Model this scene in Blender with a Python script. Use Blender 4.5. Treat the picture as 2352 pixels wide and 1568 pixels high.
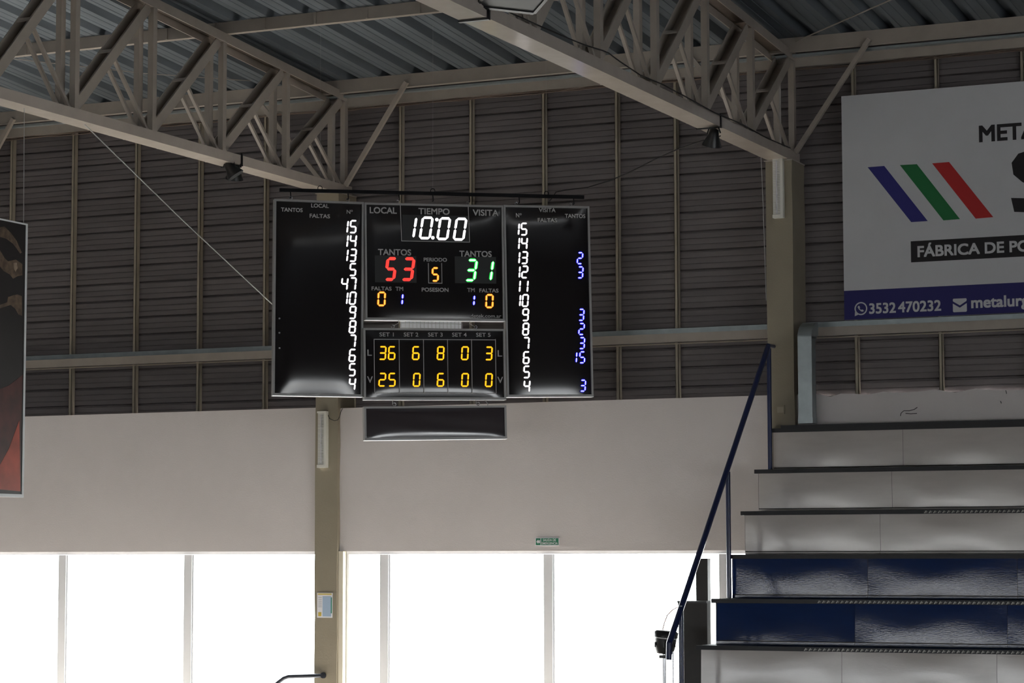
import bpy, math, random
from mathutils import Vector, Matrix
random.seed(7)
for o in list(bpy.data.objects): bpy.data.objects.remove(o)
SC = bpy.context.scene
COL = SC.collection

# ------------------------------------------------------------------ camera
YAW, PITCH, ROLL, F = -0.429404, 0.0868025, -0.00211994, 5559.03
CAM = Vector((0.0, -25.0, 2.7))
fw = Vector((math.sin(YAW)*math.cos(PITCH), math.cos(YAW)*math.cos(PITCH), math.sin(PITCH)))
r0 = Vector((math.cos(YAW), -math.sin(YAW), 0)); u0 = r0.cross(fw)
RIGHT = math.cos(ROLL)*r0 + math.sin(ROLL)*u0
UP = -math.sin(ROLL)*r0 + math.cos(ROLL)*u0
FWD = fw
cd = bpy.data.cameras.new('camera'); cam = bpy.data.objects.new('camera', cd); COL.objects.link(cam)
cd.sensor_width = 36.0; cd.lens = F/2352*36.0; cd.clip_end = 500
cam.matrix_world = Matrix(((RIGHT.x, UP.x, -FWD.x, CAM.x), (RIGHT.y, UP.y, -FWD.y, CAM.y),
                           (RIGHT.z, UP.z, -FWD.z, CAM.z), (0, 0, 0, 1)))
SC.camera = cam

# ------------------------------------------------------------------ light
w = bpy.data.worlds.new('sky'); SC.world = w; w.use_nodes = True
bg = w.node_tree.nodes['Background']; bg.inputs[0].default_value = (0.93, 0.97, 1.0, 1); bg.inputs[1].default_value = 13.0
SC.view_settings.view_transform = 'Standard'; SC.view_settings.look = 'None'
SC.view_settings.gamma = 1.0; SC.view_settings.use_curve_mapping = False
SC.view_settings.exposure = 0.0
sun = bpy.data.lights.new('sun', 'SUN'); sun.energy = 20.0; sun.angle = 0.02; sun.color = (1.0, 0.97, 0.93)
so = bpy.data.objects.new('sun', sun); COL.objects.link(so); so.location = (-10, 12, 20)
so.rotation_euler = Vector((-0.15, -0.55, -0.82)).to_track_quat('-Z', 'Y').to_euler()
def portal(name, c, sx, sz, facing):
    l = bpy.data.lights.new(name, 'AREA'); l.shape = 'RECTANGLE'; l.size = sx; l.size_y = sz
    l.cycles.is_portal = True
    o = bpy.data.objects.new(name, l); COL.objects.link(o); o.location = c
    o.rotation_euler = (math.radians(-90 if facing < 0 else 90), 0, 0)
portal('window_portal', (-19.0, 0.12, 1.35), 10.6, 2.7, -1)
portal('window_portal', (-10.9, 0.12, 1.35), 5.3, 2.7, -1)
portal('window_portal', (-16.5, -33.6, 1.1), 20.0, 1.6, 1)

# ------------------------------------------------------------------ pixel helpers (rays of the 2352x1568 frame)
def ray(x, y): return RIGHT*((x-1176)/F) - UP*((y-784)/F) + FWD
def atY(x, y, Y):
    d = ray(x, y); return CAM + d*((Y-CAM.y)/d.y)
def atX(x, y, X):
    d = ray(x, y); return CAM + d*((X-CAM.x)/d.x)

# ------------------------------------------------------------------ materials
MATS = {}
def mat(name, col, rough=0.6, metal=0.0, var=0.0, vscale=6.0, bump=0.0, bscale=40.0, spec=0.5, coat=0.0, stretch=(1, 1, 1)):
    if name in MATS: return MATS[name]
    m = bpy.data.materials.new(name); m.use_nodes = True; MATS[name] = m
    nt = m.node_tree; b = nt.nodes['Principled BSDF']
    b.inputs['Base Color'].default_value = (*col, 1); b.inputs['Roughness'].default_value = rough
    b.inputs['Metallic'].default_value = metal; b.inputs['Specular IOR Level'].default_value = spec
    b.inputs['Coat Weight'].default_value = coat; b.inputs['Coat Roughness'].default_value = 0.08
    if var or bump:
        g = nt.nodes.new('ShaderNodeNewGeometry'); mp = nt.nodes.new('ShaderNodeMapping')
        mp.inputs['Scale'].default_value = stretch; nt.links.new(g.outputs['Position'], mp.inputs['Vector'])
    if var:
        n = nt.nodes.new('ShaderNodeTexNoise'); n.inputs['Scale'].default_value = vscale; n.inputs['Detail'].default_value = 5
        nt.links.new(mp.outputs[0], n.inputs['Vector'])
        r = nt.nodes.new('ShaderNodeMapRange'); r.inputs[1].default_value = 0.3; r.inputs[2].default_value = 0.7
        r.inputs[3].default_value = 1-var; r.inputs[4].default_value = 1+var
        nt.links.new(n.outputs['Fac'], r.inputs[0])
        mx = nt.nodes.new('ShaderNodeVectorMath'); mx.operation = 'SCALE'; mx.inputs[0].default_value = col
        nt.links.new(r.outputs[0], mx.inputs['Scale']); nt.links.new(mx.outputs[0], b.inputs['Base Color'])
    if bump:
        n2 = nt.nodes.new('ShaderNodeTexNoise'); n2.inputs['Scale'].default_value = bscale; n2.inputs['Detail'].default_value = 4
        nt.links.new(mp.outputs[0], n2.inputs['Vector'])
        bp = nt.nodes.new('ShaderNodeBump'); bp.inputs['Strength'].default_value = bump; bp.inputs['Distance'].default_value = 0.01
        nt.links.new(n2.outputs['Fac'], bp.inputs['Height']); nt.links.new(bp.outputs[0], b.inputs['Normal'])
    return m
def emis(name, col, s):
    if name in MATS: return MATS[name]
    m = bpy.data.materials.new(name); m.use_nodes = True; MATS[name] = m
    b = m.node_tree.nodes['Principled BSDF']; b.inputs['Base Color'].default_value = (0.02, 0.02, 0.02, 1)
    b.inputs['Emission Color'].default_value = (*col, 1); b.inputs['Emission Strength'].default_value = s
    return m
def glass_mat():
    m = bpy.data.materials.new('window_glass'); m.use_nodes = True; nt = m.node_tree
    nt.nodes.clear(); o = nt.nodes.new('ShaderNodeOutputMaterial'); t = nt.nodes.new('ShaderNodeBsdfTransparent')
    t.inputs[0].default_value = (0.95, 0.97, 0.96, 1)
    g = nt.nodes.new('ShaderNodeBsdfGlossy'); g.inputs['Roughness'].default_value = 0.02
    f = nt.nodes.new('ShaderNodeFresnel'); f.inputs[0].default_value = 1.25
    x = nt.nodes.new('ShaderNodeMixShader'); nt.links.new(f.outputs[0], x.inputs[0]); nt.links.new(t.outputs[0], x.inputs[1])
    nt.links.new(g.outputs[0], x.inputs[2]); nt.links.new(x.outputs[0], o.inputs[0]); return m
GLASS = glass_mat()
PLASTER = mat('painted_plaster', (0.68, 0.635, 0.625), 0.75, var=0.03, vscale=1.3, bump=0.15, bscale=60)
PLASTER2 = mat('rough_plaster', (0.46, 0.41, 0.37), 0.85, var=0.10, vscale=5, bump=0.6, bscale=35)
TAN = mat('tan_paint', (0.30, 0.262, 0.195), 0.6, var=0.05, vscale=3, bump=0.2, bscale=50)
SHEET = mat('wall_sheet_metal', (0.165, 0.146, 0.146), 0.55, metal=0.2, var=0.12, vscale=3, stretch=(0.4, 1, 3))
ROOF = mat('roof_sheet_metal', (0.125, 0.145, 0.165), 0.5, metal=0.2, var=0.15, vscale=5, stretch=(1.5, 0.15, 1))
STEEL = mat('cream_painted_steel', (0.385, 0.338, 0.29), 0.42, var=0.07, vscale=5)
CHORD = mat('cream_gloss_steel', (0.48, 0.42, 0.37), 0.15, var=0.05, vscale=5)
LINING = mat('dark_brown_lining', (0.115, 0.088, 0.068), 0.6, var=0.15, vscale=8)
STUD = mat('stud_steel', (0.40, 0.35, 0.27), 0.5, var=0.08, vscale=6)
GALV = mat('galvanized_steel', (0.34, 0.385, 0.40), 0.38, metal=0.6, var=0.10, vscale=9)
WHITEFR = mat('white_aluminium', (0.86, 0.87, 0.90), 0.4)
JAMB = mat('cream_jamb', (0.80, 0.74, 0.60), 0.6)
NAVY = mat('navy_gloss_paint', (0.012, 0.022, 0.085), 0.28, coat=0.3)
BLUEP = mat('blue_gloss_board', (0.010, 0.030, 0.115), 0.10, var=0.06, vscale=9, bump=0.05, bscale=70, stretch=(0.4, 1, 2))
WHITEP = mat('white_gloss_board', (0.60, 0.55, 0.515), 0.12, var=0.04, vscale=7, bump=0.06, bscale=70, coat=0.2, stretch=(0.4, 1, 2))
BLACKST = mat('dark_tread_steel', (0.010, 0.010, 0.013), 0.5, metal=0.0, var=0.2, vscale=20)
PLATE = mat('worn_checker_plate', (0.20, 0.195, 0.18), 0.35, metal=0.7)
BLACKB = mat('black_bar_paint', (0.007, 0.007, 0.009), 0.7, spec=0.2)
FACE = mat('black_acrylic_face', (0.016, 0.014, 0.015), 0.10, spec=0.45)
SMOKE = mat('smoked_acrylic_face', (0.045, 0.037, 0.042), 0.10, spec=0.6)
ALU = mat('grey_aluminium_frame', (0.30, 0.295, 0.29), 0.4, metal=0.2)
GREYT = mat('grey_vinyl_lettering', (0.50, 0.49, 0.49), 0.5)
MODULE = mat('dark_led_module', (0.022, 0.024, 0.026), 0.6)
WOODF = mat('court_floor', (0.56, 0.50, 0.44), 0.28, var=0.08, vscale=2, stretch=(1, 0.1, 1))
ROOMW = mat('room_wall_paint', (0.16, 0.15, 0.15), 0.8)
PAVE = mat('concrete_paving', (0.55, 0.54, 0.52), 0.9, var=0.08, vscale=2)
BROWN = mat('dark_brown_board', (0.020, 0.016, 0.014), 0.5, var=0.2, vscale=8)
BLACKP = mat('black_plastic', (0.012, 0.012, 0.013), 0.4)
CHROME = mat('chrome', (0.5, 0.5, 0.52), 0.2, metal=1.0)
WIRE = mat('grey_wire', (0.42, 0.42, 0.41), 0.45)
DARKW = mat('black_cable', (0.02, 0.018, 0.018), 0.6)
LAMPW = mat('lamp_white_plastic', (0.78, 0.77, 0.71), 0.4)
LOUV = mat('lamp_louvre', (0.88, 0.88, 0.88), 0.25, metal=0.3)
BANW = mat('banner_white', (0.60, 0.60, 0.62), 0.7, var=0.02, vscale=3)
INK = mat('banner_black_ink', (0.015, 0.013, 0.015), 0.7)
INKBL = mat('banner_blue_ink', (0.03, 0.028, 0.20), 0.7)
INKNV = mat('banner_navy_ink', (0.022, 0.020, 0.135), 0.7)
INKGR = mat('banner_green_ink', (0.015, 0.17, 0.05), 0.7)
INKRD = mat('banner_red_ink', (0.50, 0.022, 0.022), 0.7)
SIGNG = mat('sign_green', (0.012, 0.19, 0.10), 0.4)
PAPER = mat('paper_white', (0.80, 0.80, 0.84), 0.6)
PAPB = mat('paper_blue_print', (0.38, 0.50, 0.66), 0.6)
PAPG = mat('paper_green_print', (0.05, 0.26, 0.17), 0.6)
PAPY = mat('paper_yellow_print', (0.60, 0.45, 0.08), 0.6)
PAPK = mat('paper_text_grey', (0.30, 0.32, 0.36), 0.6)

# ------------------------------------------------------------------ building helpers
ORG = {}
def tag(o, label=None, cat=None, group=None, kind=None):
    if label: o['label'] = label
    if cat: o['category'] = cat
    if group: o['group'] = group
    if kind: o['kind'] = kind
    return o
def empty(name, loc, label=None, cat=None, group=None, kind=None):
    o = bpy.data.objects.new(name, None); COL.objects.link(o); o.location = loc; o.empty_display_size = 0.1
    ORG[o.name] = Vector(loc); return tag(o, label, cat, group, kind)
class MB:
    def __init__(s): s.v = []; s.f = []; s.sm = []
    def add(s, vs, fs, smooth=False):
        n = len(s.v); s.v += [Vector(v) for v in vs]
        s.f += [tuple(i+n for i in f) for f in fs]; s.sm += [smooth]*len(fs); return s
    def box(s, a, b):
        x0, y0, z0 = [min(p, q) for p, q in zip(a, b)]; x1, y1, z1 = [max(p, q) for p, q in zip(a, b)]
        return s.add([(x0,y0,z0),(x1,y0,z0),(x1,y1,z0),(x0,y1,z0),(x0,y0,z1),(x1,y0,z1),(x1,y1,z1),(x0,y1,z1)],
                     [(0,3,2,1),(4,5,6,7),(0,1,5,4),(1,2,6,5),(2,3,7,6),(3,0,4,7)])
    def obox(s, o, ax, ay, az):     # origin corner + three edge vectors
        o = Vector(o); ax, ay, az = Vector(ax), Vector(ay), Vector(az)
        vs = [o, o+ax, o+ax+ay, o+ay, o+az, o+ax+az, o+ax+ay+az, o+ay+az]
        fs = [(0,3,2,1),(4,5,6,7),(0,1,5,4),(1,2,6,5),(2,3,7,6),(3,0,4,7)]
        if ax.cross(ay).dot(az) < 0: fs = [f[::-1] for f in fs]
        return s.add(vs, fs)
    def beam(s, p, q, wd, hd, side):   # rectangular bar from p to q, 'wd' along side, 'hd' across
        p, q = Vector(p), Vector(q); d = q-p; sd = Vector(side); sd = (sd - d*(sd.dot(d)/d.dot(d))).normalized()
        t = d.normalized().cross(sd)
        return s.obox(p - sd*wd/2 - t*hd/2, d, sd*wd, t*hd)
    def tube(s, pts, r, n=8, caps=True):
        pts = [Vector(p) for p in pts]; rings = []; prev = None
        for i, p in enumerate(pts):
            a = pts[max(0, i-1)]; b = pts[min(len(pts)-1, i+1)]; d = (b-a).normalized()
            if prev is None:
                h = Vector((0, 0, 1)) if abs(d.z) < 0.9 else Vector((1, 0, 0)); x = d.cross(h).normalized()
            else:
                x = (prev - d*prev.dot(d)).normalized()
            prev = x; y = d.cross(x)
            rr = r[i] if isinstance(r, (list, tuple)) else r
            rings.append([p + (x*math.cos(2*math.pi*k/n) + y*math.sin(2*math.pi*k/n))*rr for k in range(n)])
        vs = [v for g in rings for v in g]; fs = []
        for i in range(len(rings)-1):
            for k in range(n):
                fs.append((i*n+k, i*n+(k+1) % n, (i+1)*n+(k+1) % n, (i+1)*n+k))
        s.add(vs, fs, True)
        if caps: s.add(rings[0][::-1], [tuple(range(n))]); s.add(rings[-1], [tuple(range(n))])
        return s
    def lathe(s, c, axis, prof, n=20):   # prof: (distance along axis, radius)
        c = Vector(c); a = Vector(axis).normalized(); h = Vector((0, 0, 1)) if abs(a.z) < 0.9 else Vector((1, 0, 0))
        x = a.cross(h).normalized(); y = a.cross(x); vs = []; fs = []
        for t, r in prof:
            for k in range(n): vs.append(c + a*t + (x*math.cos(2*math.pi*k/n) + y*math.sin(2*math.pi*k/n))*r)
        for i in range(len(prof)-1):
            for k in range(n): fs.append((i*n+k, i*n+(k+1) % n, (i+1)*n+(k+1) % n, (i+1)*n+k))
        s.add(vs, fs, True)
        if prof[0][1] > 1e-4: s.add(vs[:n][::-1], [tuple(range(n))])
        if prof[-1][1] > 1e-4: s.add(vs[-n:], [tuple(range(n))])
        return s
    def ring(s, c, ax, ay, R, r, n=16, m=6):
        c = Vector(c); ax = Vector(ax).normalized(); ay = Vector(ay).normalized(); nn = ax.cross(ay); vs = []; fs = []
        for i in range(n):
            t = 2*math.pi*i/n; d = ax*math.cos(t)+ay*math.sin(t)
            for j in range(m):
                q = 2*math.pi*j/m; vs.append(c + d*(R + r*math.cos(q)) + nn*r*math.sin(q))
        for i in range(n):
            for j in range(m):
                fs.append((i*m+j, ((i+1) % n)*m+j, ((i+1) % n)*m+(j+1) % m, i*m+(j+1) % m))
        return s.add(vs, fs, True)
    def slab(s, pts, off):            # polygon (world points) extruded by vector off
        pts = [Vector(p) for p in pts]; off = Vector(off); n = len(pts)
        vs = pts + [p+off for p in pts]
        fs = [tuple(range(n))[::-1], tuple(range(n, 2*n))] + [(i, (i+1) % n, n+(i+1) % n, n+i) for i in range(n)]
        nrm = Vector((0, 0, 0))
        for i in range(n): nrm += pts[i].cross(pts[(i+1) % n])
        if nrm.dot(off) < 0: fs = [f[::-1] for f in fs]
        return s.add(vs, fs)
    def build(s, name, m, parent=None, label=None, cat=None, group=None, kind=None, base=None):
        if parent is not None: org = ORG[parent.name]
        elif base is not None: org = Vector(base)
        else:
            xs = [v.x for v in s.v]; ys = [v.y for v in s.v]; zs = [v.z for v in s.v]
            org = Vector(((min(xs)+max(xs))/2, (min(ys)+max(ys))/2, min(zs)))
        me = bpy.data.meshes.new(name); me.from_pydata([v-org for v in s.v], [], s.f)
        me.polygons.foreach_set('use_smooth', s.sm); me.materials.append(m); me.update()
        o = bpy.data.objects.new(name, me); COL.objects.link(o)
        if parent is not None: o.parent = parent
        else: o.location = org
        ORG[o.name] = org
        return tag(o, label, cat, group, kind)
def part(name, m, parent, fn, **k):
    b = MB(); fn(b); return b.build(name, m, parent, **k)

def text_mesh(txt, bold=0.0):
    c = bpy.data.curves.new('txt', 'FONT'); c.body = txt; c.size = 1.0; c.offset = bold; c.resolution_u = 4
    o = bpy.data.objects.new('txt', c); COL.objects.link(o)
    dg = bpy.context.evaluated_depsgraph_get()
    me = bpy.data.meshes.new_from_object(o.evaluated_get(dg))
    vs = [v.co.copy() for v in me.vertices]; fs = [tuple(p.vertices) for p in me.polygons]
    bpy.data.objects.remove(o); bpy.data.curves.remove(c); bpy.data.meshes.remove(me)
    return vs, fs
def lettering(txt, o, ex, ey, en, m, parent, bold=0.02, name='lettering', lift=0.0015, heavy=0.0):
    """text stretched to fill the parallelogram o, o+ex, o+ey (world vectors)"""
    vs, fs = text_mesh(txt, bold)
    x0 = min(v.x for v in vs); x1 = max(v.x for v in vs); y0 = min(v.y for v in vs); y1 = max(v.y for v in vs)
    o = Vector(o) + Vector(en)*lift; b = MB()
    hv = heavy*ey.length; ux = ex.normalized(); uy = ey.normalized()
    for q, (dx, dy) in enumerate(((0, 0),) if not heavy else ((-1, -1), (1, -1), (1, 1), (-1, 1), (0, 0))):
        oo = o + ux*(dx*hv+hv) + uy*(dy*hv+hv) + Vector(en)*(0.00008*q)
        sx = 1 - 2*hv/ex.length; sy = 1 - 2*hv/ey.length
        b.add([oo + ex*(sx*(v.x-x0)/(x1-x0)) + ey*(sy*(v.y-y0)/(y1-y0)) for v in vs], fs)
    return b.build(name, m, parent)

# ================================================================== STRUCTURE
XL, XR, YF = -30.0, 12.0, -33.5
TRX = [-19.183, -13.654, -8.125, -2.596]
YS = 0.08           # corrugated sheet plane
YP = -0.30          # plaster face
ZT = 4.385          # top of the plastered wall
ZW = 2.715          # window head
def zroof(y): return 8.21 - 0.075*max(y, -16.75) if y > -16.75 else 8.21 + 0.075*16.75 + 0.075*(y+16.75)
MB().box((XL, YF, -0.2), (XR, 0.1, 0)).build('floor', WOODF, kind='structure')
MB().box((-70, 0.1, -0.25), (40, 60, -0.02)).build('floor_outside', PAVE, kind='structure')
MB().box((-70, YF-60, -0.25), (40, YF, -0.02)).build('floor_outside', PAVE, kind='structure')
MB().box((XL-0.2, YF, 0), (XL, 0.1, 9.6)).build('wall_left', ROOMW, kind='structure')
b = MB(); b.box((XR, YF, 0), (XR+0.2, 0.1, 0.5)); b.box((XR, YF, 2.9), (XR+0.2, 0.1, 9.6))
b.box((XR, -13.0, 0.5), (XR+0.2, 0.1, 2.9)); b.box((XR, YF, 0.5), (XR+0.2, -27.0, 2.9))
for y in (-15.8, -18.6, -21.4, -24.2): b.box((XR, y-0.25, 0.5), (XR+0.2, y+0.25, 2.9))
b.build('wall_right', ROOMW, kind='structure')
b = MB(); b.box((XL, YF-0.2, 0), (XR, YF, 0.3)); b.box((XL, YF-0.2, 1.9), (XR, YF, 8.6))
b.box((XL, YF-0.2, 0.3), (-26.5, YF, 1.9)); b.box((-6.5, YF-0.2, 0.3), (XR, YF, 1.9))
for k in range(7): b.box((-23.6+2.85*k-0.3, YF-0.2, 0.3), (-23.6+2.85*k+0.3, YF, 1.9))
b.build('wall_front', ROOMW, kind='structure')

# back wall: plastered masonry below, ribbed sheet above, studs in front of the sheet
wall = MB()
wall.box((XL, YP, ZW), (-13.80, 0.06, ZT+0.0)); wall.box((XL, YP, 0), (-24.6, 0.06, ZW))
wall.box((-13.51, YP, ZW), (-8.26, 0.06, ZT-0.015))
# right bay with a ragged top edge
random.seed(3); n = 60; top = []
for i in range(n+1):
    xx = -7.99 + (XR+7.99)*(i/n)**1.6
    top.append((xx, 4.36 + 0.018*math.sin(i*2.3) + random.uniform(-0.012, 0.012)))
for i in range(n):
    (xa, za), (xb, zb) = top[i], top[i+1]
    wall.add([(xa, YP+0.02, 0), (xb, YP+0.02, 0), (xb, YP+0.02, zb), (xa, YP+0.02, za), (xa, 0.06, za), (xb, 0.06, zb)],
             [(0, 1, 2, 3), (3, 2, 5, 4)])
WB = wall.build('wall_back', PLASTER, kind='structure')
# ribbed sheet profile along z
pitch = 0.2155
def sheet_profile(z0, k):
    out = []
    for i in range(k):
        z = z0 + i*pitch
        out += [(z, 0.045), (z+0.014, 0.045), (z+0.024, 0.0), (z+0.074, 0.0), (z+0.076, 0.013), (z+0.083, 0.013), (z+0.085, 0.0),
                (z+0.140, 0.0), (z+0.142, 0.013), (z+0.149, 0.013), (z+0.151, 0.0), (z+0.208, 0.0)]
    out += [(z0 + k*pitch, 0.045), (z0 + k*pitch + 0.012, 0.049)]; return out
xs = [XL] + [-24.7] + TRX + [3.0, XR]
for i in range(len(xs)-1):
    for r in range(4):
        pr = sheet_profile(4.33 + r*5*pitch - 0.04, 5)
        vs = []
        for z, d in pr: vs += [(xs[i]+0.001, YS+d, z), (xs[i+1]-0.001, YS+d, z)]
        fs = [(2*j, 2*j+1, 2*j+3, 2*j+2) for j in range(len(pr)-1)]
        MB().add(vs, fs).build('corrugated_sheet', SHEET, WB)
for sx in [-24.2, -23.1, -22.2, -21.25, -20.3, -18.43, -17.49, -16.555, -15.64, -14.715, -12.885, -11.97, -11.05, -10.15, -9.445, -7.395, -6.48, -5.56, -4.64, -3.72]:
    part('stud', STUD, WB, lambda b: (b.box((sx-0.019, 0.0, ZT-0.06), (sx-0.013, 0.075, 7.96)), b.box((sx-0.019, 0.0, ZT-0.06), (sx+0.019, 0.006, 7.96)),
                                      b.box((sx+0.013, 0.0, ZT-0.06), (sx+0.019, 0.075, 7.96))))

for pts in (((2068, 955), (2070, 948), (2076, 943), (2088, 943), (2100, 940), (2107, 935)), ((2080, 949), (2092, 950), (2106, 949)), ((2310, 896), (2312, 904)), ((2298, 921), (2300, 926))):
    part('scuff_mark', INK, WB, lambda b: b.tube([atY(x, y, YP+0.019) for x, y in pts], 0.0035, 4))
# ceiling: ribbed roof sheets, each its own piece
cl = MB(); cl.add([(XL, -16.75, zroof(-16.75)+0.1), (XR, -16.75, zroof(-16.75)+0.1), (XR, YF, zroof(YF)+0.1), (XL, YF, zroof(YF)+0.1)], [(0, 1, 2, 3)])
cl.add([(-1.0, 0.5, zroof(0.5)+0.1), (XR, 0.5, zroof(0.5)+0.1), (XR, -16.75, zroof(-16.75)+0.1), (-1.0, -16.75, zroof(-16.75)+0.1)], [(0, 3, 2, 1)])
cl.add([(XL, 0.5, zroof(0.5)+0.1), (-24.0, 0.5, zroof(0.5)+0.1), (-24.0, -16.75, zroof(-16.75)+0.1), (XL, -16.75, zroof(-16.75)+0.1)], [(0, 3, 2, 1)])
CE = cl.build('ceiling', ROOF, kind='structure')
prof = [(0, 0), (0.055, 0), (0.060, 0.006), (0.080, 0.006), (0.085, 0), (0.165, 0), (0.170, 0.006), (0.190, 0.006), (0.195, 0), (0.255, 0), (0.30, 0.085), (0.385, 0.085)]
wsheet = 0.43*2
me = None; x = -24.02
nsh = 0
while x < -1.0:
    vs = []; P = [(p+0.43*k, h) for k in range(2) for p, h in prof] + [(0.862, 0.0)]
    ys = [0.5, -5.7, -11.3, -16.75]
    for y in ys:
        for p, h in P: vs.append((x+p, y, zroof(y)+h))
    k = len(P); fs = []
    for j in range(len(ys)-1):
        for i in range(k-1): fs.append((j*k+i, (j+1)*k+i, (j+1)*k+i+1, j*k+i+1))
    MB().add(vs, fs).build('roof_sheet', ROOF, CE); x += wsheet; nsh += 1

# windows
YG = -0.235
def window(name, x0, x1, mull, jamb_l=True):
    W = empty(name, ((x0+x1)/2, YG, 0.0), kind='structure')
    part('head_frame', WHITEFR, W, lambda b: b.box((x0, YG-0.02, ZW-0.035), (x1, YG+0.05, ZW)))
    part('sill_frame', WHITEFR, W, lambda b: b.box((x0, YG-0.03, 0.0), (x1, YG+0.05, 0.08)))
    edges = [x0] + mull + [x1]
    for mx in mull:
        part('mullion', WHITEFR, W, lambda b: (b.box((mx-0.062, YG-0.03, 0.08), (mx+0.046, YG+0.05, ZW-0.036)),
                                               b.box((mx+0.052, YG-0.015, 0.08), (mx+0.066, YG+0.05, ZW-0.036))))
    for e in (x0, x1):
        part('side_frame', WHITEFR, W, lambda b: b.box((e-(0.03 if e == x1 else 0), YG-0.02, 0.08), (e+(0.03 if e == x0 else 0), YG+0.05, ZW-0.036)))
    for i in range(len(edges)-1):
        part('pane', GLASS, W, lambda b: b.add([(edges[i]+0.06, YG+0.01, 0.08), (edges[i+1]-0.06, YG+0.01, 0.08), (edges[i+1]-0.06, YG+0.01, ZW-0.036), (edges[i]+0.06, YG+0.01, ZW-0.036)], [(0, 1, 2, 3)]))
    return W
mx = [atY(p, 1400, YG).x for p in (146, 435)]
window('window_1', -24.6, -13.81, [mx[0]-5.4, mx[0]-3.6, mx[0]-1.8] + mx)
window('window_2', -13.44, -8.27, [atY(p, 1400, YG).x for p in (886, 1263, 1667)])
MB().box((-13.505, -0.33, 0), (-13.445, 0.05, ZW)).build('trim_1', JAMB, kind='structure')

# columns
def column(X, label, seed):
    C = empty('column', (X, -0.14, 0), label, 'column', 'concrete columns along the back wall')
    random.seed(seed); vs = []; n = 28; zt = 6.89
    for i in range(n+1):
        z = zt*i/n; a = random.uniform(-0.004, 0.004); c = random.uniform(-0.004, 0.004)
        vs += [(X-0.148+a, -0.36, z), (X+0.148+c, -0.36, z), (X+0.148+c, 0.075, z), (X-0.148+a, 0.075, z)]
    fs = [(4*n, 4*n+1, 4*n+2, 4*n+3)]
    for i in range(n):
        for k in range(4): fs.append((4*i+k, 4*i+(k+1) % 4, 4*i+4+(k+1) % 4, 4*i+4+k))
    part('shaft', TAN, C, lambda b: b.add(vs, fs))
    part('cap_plate', STEEL, C, lambda b: b.box((X-0.16, -0.37, 6.888), (X+0.16, 0.07, 6.90)))
    return C
column(TRX[1], 'tan painted concrete column standing behind the scoreboard between the two window bays', 2)
column(TRX[2], 'tan painted concrete column rising behind the top bleacher row beside the galvanized duct', 3)

# trusses
NODES = [-0.12 - 1.37*k for k in range(12)]
def zc(y): return 8.10 - 0.068*y       # top of top chord
def truss(X, label):
    T = empty('roof_truss', (X, -7.6, 6.9), label, 'roof truss', 'steel roof trusses')
    y1 = NODES[-1]-0.4
    part('bottom_chord', CHORD, T, lambda b: b.box((X-0.12, 0.02, 6.902), (X+0.12, y1, 7.01)))
    def chan(b, p, q, w, dp, t=0.010):      # inverted U channel from p to q, open side down
        p, q = Vector(p), Vector(q); d = q-p; sd = Vector((1, 0, 0)); up = sd.cross(d).normalized()
        if up.z < 0: up = -up
        b.obox(p-sd*w/2-up*t, d, sd*w, up*t)
        for sg in (-1, 1): b.obox(p+sd*(sg*w/2-(t if sg > 0 else 0))-up*dp, d, sd*t, up*(dp-t))
    def liner(b, p, q, w, t):        # dark brown plate lining the inside of a channel
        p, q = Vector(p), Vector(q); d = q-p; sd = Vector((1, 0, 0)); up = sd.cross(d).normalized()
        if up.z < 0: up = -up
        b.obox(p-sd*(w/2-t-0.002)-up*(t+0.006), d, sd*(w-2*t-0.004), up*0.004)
    tc = part('top_chord', STEEL, T, lambda b: chan(b, (X, 0.03, zc(0.03)), (X, y1, zc(y1)), 0.24, 0.10, 0.012))
    part('channel_inside', LINING, tc, lambda b: liner(b, (X, 0.03, zc(0.03)), (X, y1, zc(y1)), 0.24, 0.012))
    for k, y in enumerate(NODES):
        for s in (-1, 1):
            part('vertical_post', STEEL, T, lambda b: b.box((X+s*0.085-0.032, y-0.036, 7.01), (X+s*0.085+0.032, y+0.036, zc(y)-0.10)))
        if k+1 < len(NODES):
            yb = NODES[k+1]+0.06; yt = y-0.06; zb = 7.02; zt = zc(yt)-0.11
            ym = yb*0.5+yt*0.5; zm = zb*0.5+zt*0.5
            dn = Vector((0, -(zt-zb), yt-yb)).normalized()      # towards the open upper side of the channel
            def trough(b, w=0.165, dp=0.11, t=0.014):
                p = Vector((X, yb, zb+0.035))-dn*dp/2; d = Vector((X, yt, zt+0.01))-Vector((X, yb, zb+0.035)); sd = Vector((1, 0, 0))
                b.obox(p-sd*w/2, d, sd*w, dn*t)
                for sg in (-1, 1): b.obox(p+sd*(sg*w/2-(t if sg > 0 else 0))+dn*t, d, sd*t, dn*(dp-t))
            part('diagonal', STEEL, T, trough)
            cm = Vector((X, ym, zm+0.022))+dn*0.05
            for s in (-1, 1):
                part('brace', STEEL, T, lambda b: b.beam((X+s*0.06, y-0.05, 7.01), (X+s*0.06, ym+0.03, zm-0.02), 0.034, 0.034, (1, 0, 0)))
            part('batten', STEEL, T, lambda b: b.beam(cm-Vector((0.083, 0, 0)), cm+Vector((0.083, 0, 0)), 0.05, 0.012, Vector((0, yt-yb, zt-zb))))
    for s in (-1, 1):
        part('knee_brace', STEEL, T, lambda b: b.beam((X+s*0.13, -0.16, 7.0), (X+s*1.02, -0.33, 8.13), 0.045, 0.05, (0, 1, 0)))
    return T
T0 = truss(TRX[0], 'cream steel roof truss at the far left, only its corner brace showing')
T1 = truss(TRX[1], 'cream steel roof truss above the scoreboard, the one over the left half')
T2 = truss(TRX[2], 'cream steel roof truss ending on the column beside the large banner')

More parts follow.
